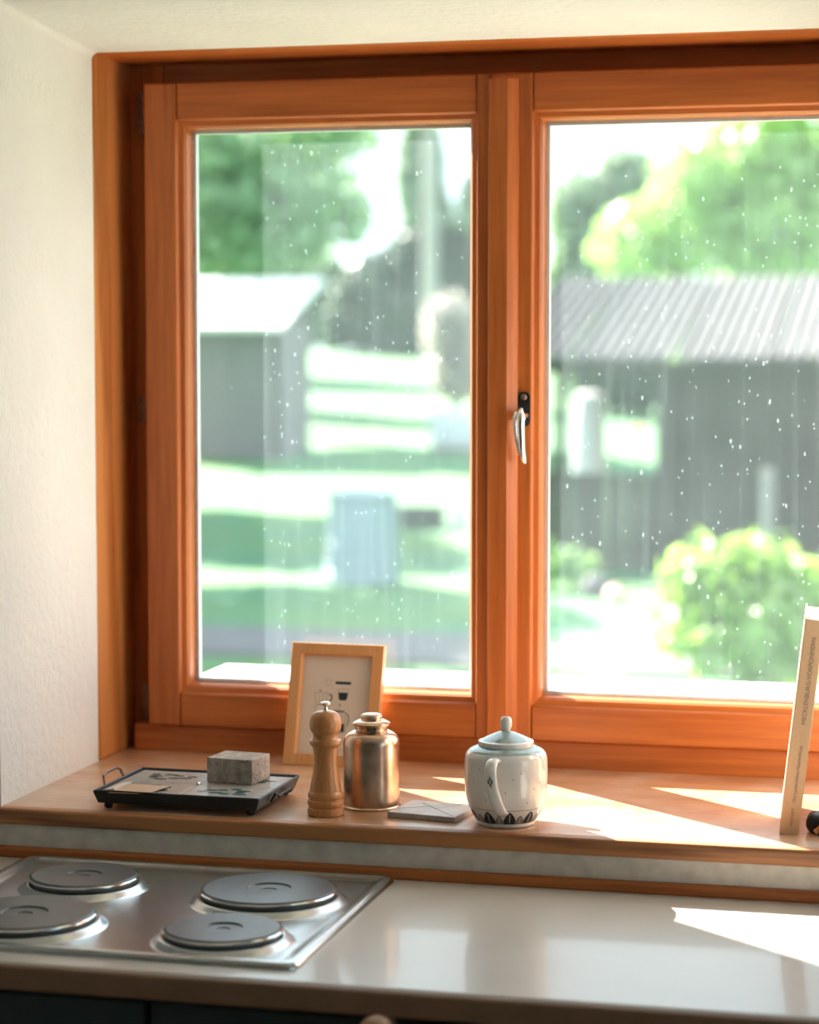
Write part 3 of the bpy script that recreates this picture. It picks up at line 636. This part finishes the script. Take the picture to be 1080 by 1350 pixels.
spine_text('MECKLENBURG-VORPOMMERN', 0.0092, 0.163, 'book_text', 0.98)
spine_text('Die Landschaften Mecklenburgs', 0.0070, 0.050, 'book_text', 0.92)
spine_text('HINSTORFF', 0.0062, 0.014, 'book_text_orange', 0.82)
b2 = thing('book', 'dark cloth hardback standing upright beside the tan book', 'book', (-0.2005, 3.35, ZS), (0, 0, 0))
L(b2, 'spine', B(0, 0.03, 0, 0.004, 0, 0.29, bev=0.0015), 'dark_book'); L(b2, 'cover', B(0, 0.0025, 0.002, 0.19, 0, 0.29), 'dark_book')
L(b2, 'cover', B(0.0275, 0.03, 0.002, 0.19, 0, 0.29), 'dark_book'); L(b2, 'page_block', B(0.0026, 0.0274, 0.004, 0.186, 0.004, 0.286), 'pages')
tl = thing('kitchen_brush', 'dark bristled brush with a wooden handle lying beside the tan book', 'brush', (-0.219, 3.325, ZS))
L(tl, 'bristles', B(-0.0145, 0.05, -0.03, 0.022, 0, 0.027, bev=0.012, seg=4), 'iron')
bm = bmesh.new(); tube(bm, [(0.0, -0.040, 0.005), (0.022, -0.037, 0.024), (0.05, -0.032, 0.045)], 0.004, 10)
L(tl, 'handle', bm, 'mill', smooth=True)

# ---------------------------------------------------------------- outdoors
def zg(x, y):
    z = -0.35
    if y > 19.5: z += 0.048 * (min(y, 62) - 19.5)
    return z
nx, ny = 40, 60
V, F = [], []
ys = [3.9 + (j / ny) ** 1.6 * 110 for j in range(ny + 1)]
for j in range(ny + 1):
    for i in range(nx + 1):
        x = -60 + 110 * i / nx; V.append((x, ys[j], zg(x, ys[j]) + (0.03 * math.sin(x * 1.3) * math.sin(ys[j] * 0.7) if 14 < ys[j] else 0)))
for j in range(ny):
    for i in range(nx):
        a = j * (nx + 1) + i; F.append((a, a + 1, a + nx + 2, a + nx + 1))
struct('ground', (V, [], F), 'lawn', 'green garden lawn rising gently away from the house', smooth=True)
def strip(y0, y1, x0, x1, n=20):
    V, F = [], []
    for i in range(n + 1):
        x = x0 + (x1 - x0) * i / n; w = 0.12 * math.sin(x * 0.9)
        for y, dz in ((y0 + w, -0.05), (y0 + w, 0.035), (y1 + w * 0.6, 0.035), (y1 + w * 0.6, -0.05)): V.append((x, y, zg(x, y) + dz))
    for i in range(n):
        for q in range(3): F.append((4 * i + q, 4 * i + 4 + q, 4 * i + 5 + q, 4 * i + 1 + q))
    return V, [], F
struct('garden_path', strip(14.2, 15.6, -12, 6), 'gravel', 'grey gravel path crossing the lawn')

def foliage(blobs, n, size, seed):
    rnd = random.Random(seed); V, F = [], []
    tot = sum(b[3] * b[4] * b[5] for b in blobs)
    for (cx, cy, cz, rx, ry, rz) in blobs:
        for _ in range(int(n * rx * ry * rz / tot)):
            d = Vector((rnd.gauss(0, 1), rnd.gauss(0, 1), rnd.gauss(0, 1))).normalized(); r = rnd.random() ** 0.45
            p = Vector((cx + d.x * rx * r, cy + d.y * ry * r, cz + d.z * rz * r))
            nrm = (d + Vector((rnd.uniform(-1, 1), rnd.uniform(-1, 1), rnd.uniform(-0.3, 1.3)))).normalized()
            u = nrm.orthogonal().normalized(); u = Matrix.Rotation(rnd.uniform(0, 2 * PI), 3, nrm) @ u; v = nrm.cross(u); s = size * rnd.uniform(0.6, 1.3)
            k = len(V)
            V += [p - u * s, p + v * s * 0.55, p + u * s, p - v * s * 0.55]; F.append((k, k + 1, k + 2, k + 3))
    return [tuple(v) for v in V], [], F
def tree(name, label, blobs, n, size, m, trunk=0.16, seed=1, group=None, cat='tree'):
    cx = sum(b[0] for b in blobs) / len(blobs); cy = sum(b[1] for b in blobs) / len(blobs); gz = zg(cx, cy)
    t = thing(name, label, cat, (cx, cy, gz), group=group)
    tag(obj('foliage', foliage(blobs, n, size, seed), m, t), kind='stuff')
    bm = bmesh.new(); top = max(b[2] for b in blobs)
    tube(bm, [(cx, cy, gz - 0.1), (cx + 0.1 * trunk, cy, gz + (top - gz) * 0.4), (cx, cy, top)], [trunk, trunk * 0.75, trunk * 0.3], 10)
    obj('trunk', bm, 'bark', t, smooth=True)
    for b in blobs[:5]:
        bm = bmesh.new(); z0 = gz + (b[2] - gz) * 0.5
        tube(bm, [(cx, cy, z0), ((cx + b[0]) / 2, (cy + b[1]) / 2, (z0 + b[2]) / 2 + 0.1), (b[0], b[1], b[2])], [trunk * 0.4, trunk * 0.3, trunk * 0.12], 8)
        obj('branch', bm, 'bark', t, smooth=True)
    return t
tree('garden_tree', 'leafy green tree overhanging the small white-roofed shed', [(-12.2, 35, 4.6, 1.6, 1.3, 1.6), (-10.8, 35, 4.2, 1.3, 1.1, 1.3), (-10.0, 34.6, 5.3, 1.1, 0.9, 0.7), (-11.5, 34.8, 3.4, 1.5, 1.0, 0.7), (-9.9, 35, 3.9, 0.6, 0.5, 0.6)], 6500, 0.13, 'leaf_pale', 0.17, 1)
tree('orchard_tree', 'broad green tree shading the lawn beside the house', [(-12.0, 26.2, 4.2, 1.7, 1.4, 1.2), (-13.2, 27.6, 4.6, 1.7, 1.5, 1.3)], 5000, 0.15, 'leaf_mid', 0.22, 2)
tree('orchard_tree', 'spreading apple tree shading the gravel path', [(-9.7, 20.0, 3.7, 1.8, 1.7, 0.9), (-10.8, 22.2, 4.5, 1.9, 1.7, 1.0), (-12.2, 20.6, 4.3, 1.5, 1.7, 0.9), (-9.2, 18.2, 3.4, 1.5, 1.6, 0.9)], 6500, 0.15, 'leaf_mid', 0.2, 12)
tree('orchard_tree', 'tall green tree behind the white-roofed shed', [(-16.8, 50, 4.6, 1.6, 1.5, 1.6), (-17.6, 51, 3.6, 1.6, 1.5, 1.2)], 4000, 0.2, 'leaf_mid', 0.22, 13)
tree('orchard_tree', 'young green tree standing behind the garden shed', [(-13.6, 40.5, 3.8, 1.2, 1.2, 1.1), (-14.2, 41, 3.0, 1.2, 1.2, 1.0)], 3500, 0.16, 'leaf_mid', 0.18, 14)
tree('dark_spruce', 'dark green tree mass beyond the lawn by the utility pole', [(-15.6, 61, 3.0, 1.9, 1.4, 1.6), (-14.8, 61.5, 4.4, 1.2, 1.2, 1.1), (-14.0, 61.5, 3.4, 1.0, 1.2, 1.9), (-17.0, 61, 2.4, 0.9, 1.0, 0.7)], 7000, 0.2, 'leaf_dark', 0.3, 3)
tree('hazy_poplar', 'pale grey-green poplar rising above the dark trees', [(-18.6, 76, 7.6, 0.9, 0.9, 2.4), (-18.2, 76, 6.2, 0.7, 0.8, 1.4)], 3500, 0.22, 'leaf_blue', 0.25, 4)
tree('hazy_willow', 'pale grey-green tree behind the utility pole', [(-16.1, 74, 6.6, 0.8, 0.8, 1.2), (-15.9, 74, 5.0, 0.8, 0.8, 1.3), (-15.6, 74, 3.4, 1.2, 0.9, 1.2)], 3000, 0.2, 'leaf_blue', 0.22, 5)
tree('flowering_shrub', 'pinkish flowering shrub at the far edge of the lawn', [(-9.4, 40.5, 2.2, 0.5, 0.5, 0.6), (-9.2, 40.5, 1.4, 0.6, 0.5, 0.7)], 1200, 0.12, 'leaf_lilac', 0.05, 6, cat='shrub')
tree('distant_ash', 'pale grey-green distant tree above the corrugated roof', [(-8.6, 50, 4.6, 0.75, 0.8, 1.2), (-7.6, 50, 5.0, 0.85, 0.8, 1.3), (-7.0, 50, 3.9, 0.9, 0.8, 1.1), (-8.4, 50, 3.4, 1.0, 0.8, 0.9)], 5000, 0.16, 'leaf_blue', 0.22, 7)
tree('dark_elder', 'small dark tree directly behind the corrugated roof', [(-6.7, 45, 3.5, 0.42, 0.5, 0.75), (-6.9, 45, 2.8, 0.5, 0.5, 0.5)], 1500, 0.13, 'leaf_dark', 0.12, 8)
tree('sunny_maple', 'bright yellow-green sunlit tree behind the corrugated roof', [(-4.9, 33.5, 3.2, 0.75, 0.8, 0.8), (-3.9, 33.5, 3.9, 0.95, 0.9, 1.2), (-2.8, 33.5, 4.5, 1.1, 1.0, 1.2), (-2.4, 33.0, 3.2, 1.2, 1.0, 1.0), (-1.4, 33.5, 4.2, 1.0, 1.0, 1.4)], 6500, 0.14, 'leaf_lime', 0.2, 9)
for i, (x, y, lab, m) in enumerate(((4.2, 37, 'round green tree past the end of the long shed', 'leaf_pale'), (9.0, 44, 'wide green tree far past the long shed', 'leaf_mid'), (14.5, 40, 'yellow-green tree at the garden edge past the long shed', 'leaf_lime'))):
    g = zg(x, y); tree('boundary_tree', lab, [(x, y, g + 2.6, 1.8, 1.5, 1.5), (x + 1.4, y, g + 2.1, 1.5, 1.4, 1.2), (x - 1.3, y, g + 2.0, 1.4, 1.3, 1.1)], 3500, 0.19, m, 0.18, 60 + i, group='trees past the long shed')
for i, (x, y, s, lab, m) in enumerate(((-6.2, 39, 1.0, 'dark green bush seen through the shed opening', 'leaf_dark'), (-4.6, 40, 1.1, 'mid green bush seen through the shed opening', 'leaf_mid'))):
    tree('garden_bush', lab, [(x, y, zg(x, y) + 0.75 * s, 0.8 * s, 0.6 * s, 0.75 * s), (x + 0.5, y, zg(x, y) + 0.6 * s, 0.7 * s, 0.6 * s, 0.6 * s)], 1800, 0.11, m, 0.05, 20 + i, cat='bush', group='bushes beyond the shed')
# a line of trees closing the view at the far end of the garden
far = ['rounded', 'broad', 'tall', 'low', 'spreading', 'dense', 'narrow', 'bushy', 'drooping']
for i, w in enumerate(far):
    x = -31 + i * 4.6; y = 84 + (i % 3) * 2.5; h = 3.2 + 1.2 * ((i * 5) % 3) * 0.6
    if 5 > i > 2: h *= 0.8
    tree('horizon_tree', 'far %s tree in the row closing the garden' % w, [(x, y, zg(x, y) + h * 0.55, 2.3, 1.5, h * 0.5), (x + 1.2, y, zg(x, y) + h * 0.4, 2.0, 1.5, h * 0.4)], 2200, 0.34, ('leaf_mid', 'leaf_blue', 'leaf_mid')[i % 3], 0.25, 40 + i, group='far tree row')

# leafy shrub near the window
sh = thing('hydrangea_shrub', 'rounded bright green leafy shrub just outside the window', 'shrub', (-1.35, 13.6, zg(0, 13)))
bl = [(-1.55, 13.5, 0.35, 0.30, 0.3, 0.26), (-1.25, 13.6, 0.38, 0.30, 0.3, 0.26), (-1.0, 13.7, 0.22, 0.28, 0.3, 0.24), (-1.6, 13.5, 0.05, 0.30, 0.3, 0.28), (-1.3, 13.3, 0.0, 0.36, 0.3, 0.34), (-0.98, 13.5, -0.05, 0.34, 0.3, 0.3)]
tag(obj('foliage', foliage(bl, 1500, 0.075, 77), 'leaf_bright', sh), kind='stuff')
for k in range(5):
    bm = bmesh.new(); tube(bm, [(-1.3, 13.5, -0.36), (-1.45 + 0.1 * k, 13.5, 0.0), (-1.65 + 0.17 * k, 13.55, 0.35)], [0.016, 0.012, 0.006], 6); obj('stem', bm, 'bark', sh)

# long open shed with corrugated roof
sd = thing('long_shed', 'long dark plank shed with grey corrugated roof', 'shed', (-1.8, 21.5, zg(0, 20.6)))
gz = zg(0, 20.6) - 0.05
sy0, sy1, sz0, sz1 = 20.25, 23.6, 1.625, 2.46
sheet_mesh = None
x = -4.26; i = 0
while x < 1.6:
    pitch = 0.113; nW = (6, 8, 7)[i % 3]; w = pitch * nW; V, F = [], []; nn = nW * 8
    dz = random.uniform(-0.012, 0.012); dy = random.uniform(-0.05, 0.05); sk = random.uniform(-0.012, 0.012)
    for k in range(nn + 1):
        px = k / nn * pitch * nW; zz = 0.027 * math.cos(2 * PI * px / pitch)
        for yy, zb in ((sy0 + dy, sz0), (sy1, sz1)):
            V.append((x + px + (sk if yy > 21 else 0), yy, zb + zz + dz)); V.append((x + px + (sk if yy > 21 else 0), yy, zb + zz + dz - 0.006))
    for k in range(nn):
        a = 4 * k; F += [(a, a + 4, a + 6, a + 2), (a + 1, a + 3, a + 7, a + 5), (a, a + 1, a + 5, a + 4), (a + 2, a + 6, a + 7, a + 3)]
    F += [(0, 2, 3, 1), (4 * nn, 4 * nn + 1, 4 * nn + 3, 4 * nn + 2)]
    obj('roof_sheet', (V, [], F), 'tin_roof', sd, smooth=True); x += w + 0.028; i += 1
def plank_row(par, x0, x1, y, z0, z1, w, m, axis='x', th=0.025):
    n = max(1, round((x1 - x0) / w)); w = (x1 - x0) / n
    for k in range(n):
        a, b = x0 + k * w + 0.004, x0 + (k + 1) * w - 0.004; j = random.uniform(-0.012, 0.012)
        zz = z1 + random.uniform(-0.015, 0.0)
        bm = B(a, b, y + j, y + j + th, z0, zz) if axis == 'x' else B(y + j, y + j + th, a, b, z0, zz)
        obj('plank', bm, m, par)
plank_row(sd, -2.78, 1.5, 20.55, gz, 1.60, 0.16, 'dark_plank')
plank_row(sd, -4.25, -2.80, 20.55, gz, 0.58, 0.16, 'dark_plank')
plank_row(sd, -2.80, 1.5, 23.3, gz, 2.33, 0.3, 'dark_plank')
plank_row(sd, 20.6, 23.3, -2.79, gz, 1.60, 0.3, 'dark_plank', axis='y')
for px, py, zt in ((-4.22, 20.45, 1.62), (-2.76, 20.45, 1.62), (-4.22, 23.4, 2.36), (-2.76, 23.4, 2.36), (-0.6, 20.45, 1.62)):
    obj('post', B(px - 0.05, px + 0.05, py - 0.05, py + 0.05, gz, zt, bev=0.006), 'dark_plank', sd)
for py, z in ((20.45, 1.58), (23.4, 2.37)): obj('beam', B(-4.3, 1.5, py - 0.04, py + 0.04, z - 0.1, z, bev=0.006), 'dark_plank', sd)
# things around the shed
fp = obj('fence_post', B(-0.05, 0.05, -0.05, 0.05, -0.1, 1.05, bev=0.01), 'post'); fp.location = (-1.72, 19.3, zg(0, 19.3)); tag(fp, 'short weathered grey post standing before the dark planks', 'post')
wb = thing('water_butt', 'pale plastic water butt under the shed eaves', 'barrel', (-3.72, 22.2, zg(0, 22.2)))
L(wb, 'body', lathe(bmesh.new(), smooth_prof([(0.13, 0), (0.16, 0.3), (0.165, 0.7), (0.15, 1.2), (0.12, 1.45)], 3), 24), 'lilac_tank', smooth=True); L(wb, 'lid', lathe(bmesh.new(), [(0.13, 1.44), (0.135, 1.48), (0.1, 1.5), (0, 1.51)], 24), 'white_plastic', smooth=True)
for (px, py, zc, r, m, lab) in ((-3.62, 24.8, 0.82, 0.115, 'orange', 'pale orange dahlia bloom left of the others'), (-3.28, 24.6, 0.84, 0.125, 'orange', 'deep orange dahlia bloom beyond the low plank wall'), (-3.03, 24.6, 0.78, 0.12, 'pinkish', 'pale pink dahlia bloom beyond the low plank wall')):
    f = thing('dahlia', lab, 'flower', (px, py, zg(0, py)), group='dahlias beyond the shed')
    bm = bmesh.new(); g0 = zg(0, py)
    for ring, (rr, el) in enumerate(((1.0, 0.2), (0.8, 0.6), (0.5, 1.0))):
        for k in range(12):
            a = 2 * PI * k / 12 + ring * 0.2; d = Vector((math.cos(a) * math.cos(el), math.sin(a) * math.cos(el), math.sin(el))); s = Vector((-math.sin(a), math.cos(a), 0)); c = Vector((0, 0, zc - g0))
            poly(bm, [c, c + d * r * rr * 0.6 + s * r * 0.2, c + d * r * rr, c + d * r * rr * 0.6 - s * r * 0.2])
            if ring == 0: d.z = -d.z; poly(bm, [c, c + d * r * rr * 0.6 + s * r * 0.2, c + d * r * rr, c + d * r * rr * 0.6 - s * r * 0.2])
    L(f, 'petals', bm, m)
    bm = bmesh.new(); tube(bm, [(0, 0, -0.05), (0.02, 0, (zc - g0) / 2), (0, 0, zc - g0)], 0.012, 6); L(f, 'stem', bm, 'leaf_mid')
pt = thing('border_plant', 'low green plant at the foot of the plank wall', 'plant', (-3.55, 19.0, -0.35))
tag(obj('foliage', foliage([(-3.6, 19.0, -0.12, 0.22, 0.2, 0.24), (-3.3, 19.0, -0.16, 0.2, 0.2, 0.2)], 300, 0.06, 90), 'leaf_mid', pt), kind='stuff')
for px, py, r, lab, m in ((-3.05, 18.6, 0.13, 'round pale grey stone by the plank wall', 'gravel'), (-2.83, 18.2, 0.085, 'small pinkish round stone by the plank wall', 'pinkish')):
    o = obj('garden_stone', lathe(bmesh.new(), [(0, -r * 0.5), (r * 0.7, -r * 0.3), (r, r * 0.2), (r * 0.85, r * 0.8), (r * 0.4, r * 1.2), (0, r * 1.3)], 14), m, smooth=True); o.location = (px, py, -0.32); tag(o, lab, 'stone')

# small shed with white roof
ss = thing('garden_shed', 'small weathered plank shed with a sloping white roof', 'shed', (-10.5, 31.3, zg(0, 31)))
g1 = zg(0, 30.6) - 0.1
plank_row(ss, -11.5, -9.56, 30.6, g1, 2.02, 0.15, 'grey_plank')
plank_row(ss, 30.63, 32.15, -9.58, g1, 2.10, 0.17, 'grey_plank', axis='y')
plank_row(ss, -11.5, -9.56, 32.15, g1, 2.6, 0.3, 'grey_plank')
bm = bmesh.new(); prism(bm, [(30.35, 1.98), (32.45, 2.70), (32.45, 2.77), (30.35, 2.06)], -11.65, -9.42)
bm.transform(Matrix(((0, 0, 1, 0), (1, 0, 0, 0), (0, 1, 0, 0), (0, 0, 0, 1)))); obj('roof', bm, 'white_roof', ss)
obj('corner_post', B(-9.62, -9.54, 30.55, 30.63, g1, 2.02), 'dark_plank', ss)

# ribbed composter
cb = thing('compost_bin', 'ribbed blue-grey plastic compost bin standing on the lawn', 'compost bin', (-5.24, 19.25, -0.37))
prof = []
for k in range(6):
    r0 = 0.335 - 0.006 * k; z0 = 0.02 + k * 0.13; prof += [(r0 - 0.018, z0), (r0, z0 + 0.02), (r0, z0 + 0.09), (r0 - 0.018, z0 + 0.115)]
L(cb, 'body', lathe(bmesh.new(), prof, 40), 'barrel', smooth=True, angle=30)
L(cb, 'lid', lathe(bmesh.new(), [(0.31, 0.785), (0.325, 0.80), (0.32, 0.82), (0.1, 0.85), (0, 0.852)], 40), 'barrel', smooth=True)
g2 = zg(0, 23.3)
cr = thing('black_crate', 'low charcoal crate standing on the lawn behind the compost bin', 'crate', (-5.68, 23.3, g2))
for k in range(3): L(cr, 'slat', B(-0.2, 0.2, -0.15, -0.13, 0.02 + 0.07 * k, 0.08 + 0.07 * k), 'black_box')
for k in range(3): L(cr, 'slat', B(-0.2, 0.2, 0.13, 0.15, 0.02 + 0.07 * k, 0.08 + 0.07 * k), 'black_box')
for sx in (-1, 1): L(cr, 'end_panel', B(sx * 0.2 - 0.012, sx * 0.2 + 0.012, -0.15, 0.15, 0, 0.225), 'black_box')
L(cr, 'base', B(-0.19, 0.19, -0.13, 0.13, 0.0, 0.02), 'black_box')
for dx, lab in ((-0.33, 'white plastic bucket between compost bin and crate'), (0.36, 'white plastic bucket on the far side of the crate')):
    wbk = thing('bucket', lab, 'bucket', (-5.68 + dx, 23.35 + dx * 0.25, g2), group='buckets by the crate')
    L(wbk, 'body', lathe(bmesh.new(), [(0.075, 0), (0.095, 0.22), (0.1, 0.23), (0.09, 0.225), (0.07, 0.02), (0, 0.02)], 20), 'white_plastic', smooth=True)
    bm = bmesh.new(); tube(bm, [(0.097 * math.cos(PI * k / 8), 0, 0.22 + 0.07 * math.sin(PI * k / 8)) for k in range(9)], 0.005, 6); L(wbk, 'handle', bm, 'oldsteel')
tk = thing('water_tank', 'pale lilac-white water tank in a wire cage on the lawn', 'tank', (-7.3, 32.2, zg(0, 32.2)))
L(tk, 'tank', B(-0.36, 0.36, -0.36, 0.36, 0.05, 0.6, bev=0.05), 'lilac_tank', smooth=True); L(tk, 'pallet', B(-0.38, 0.38, -0.38, 0.38, 0, 0.05), 'post')
for zz in (0.2, 0.4):
    bm = bmesh.new(); tube(bm, [(-0.37, -0.37, zz), (0.37, -0.37, zz), (0.37, 0.37, zz), (-0.37, 0.37, zz), (-0.37, -0.37, zz)], 0.012, 6); L(tk, 'cage_bar', bm, 'seal')
up = thing('utility_pole', 'tall grey utility pole rising beyond the lawn', 'pole', (-13.9, 57.8, zg(0, 57.8)))
bm = bmesh.new(); tube(bm, [(0, 0, -0.3), (0, 0, 4), (0, 0, 8.5)], [0.2, 0.18, 0.15], 14); L(up, 'mast', bm, 'pole', smooth=True)
L(up, 'crossarm', B(-0.7, 0.7, -0.06, 0.06, 7.6, 7.75), 'pole')
for k in (-0.6, 0.0, 0.6): L(up, 'insulator', lathe(bmesh.new(), [(0.03, 7.75), (0.06, 7.8), (0.04, 7.9), (0, 7.92)], 10, (k, 0, 0)), 'white_plastic', smooth=True)
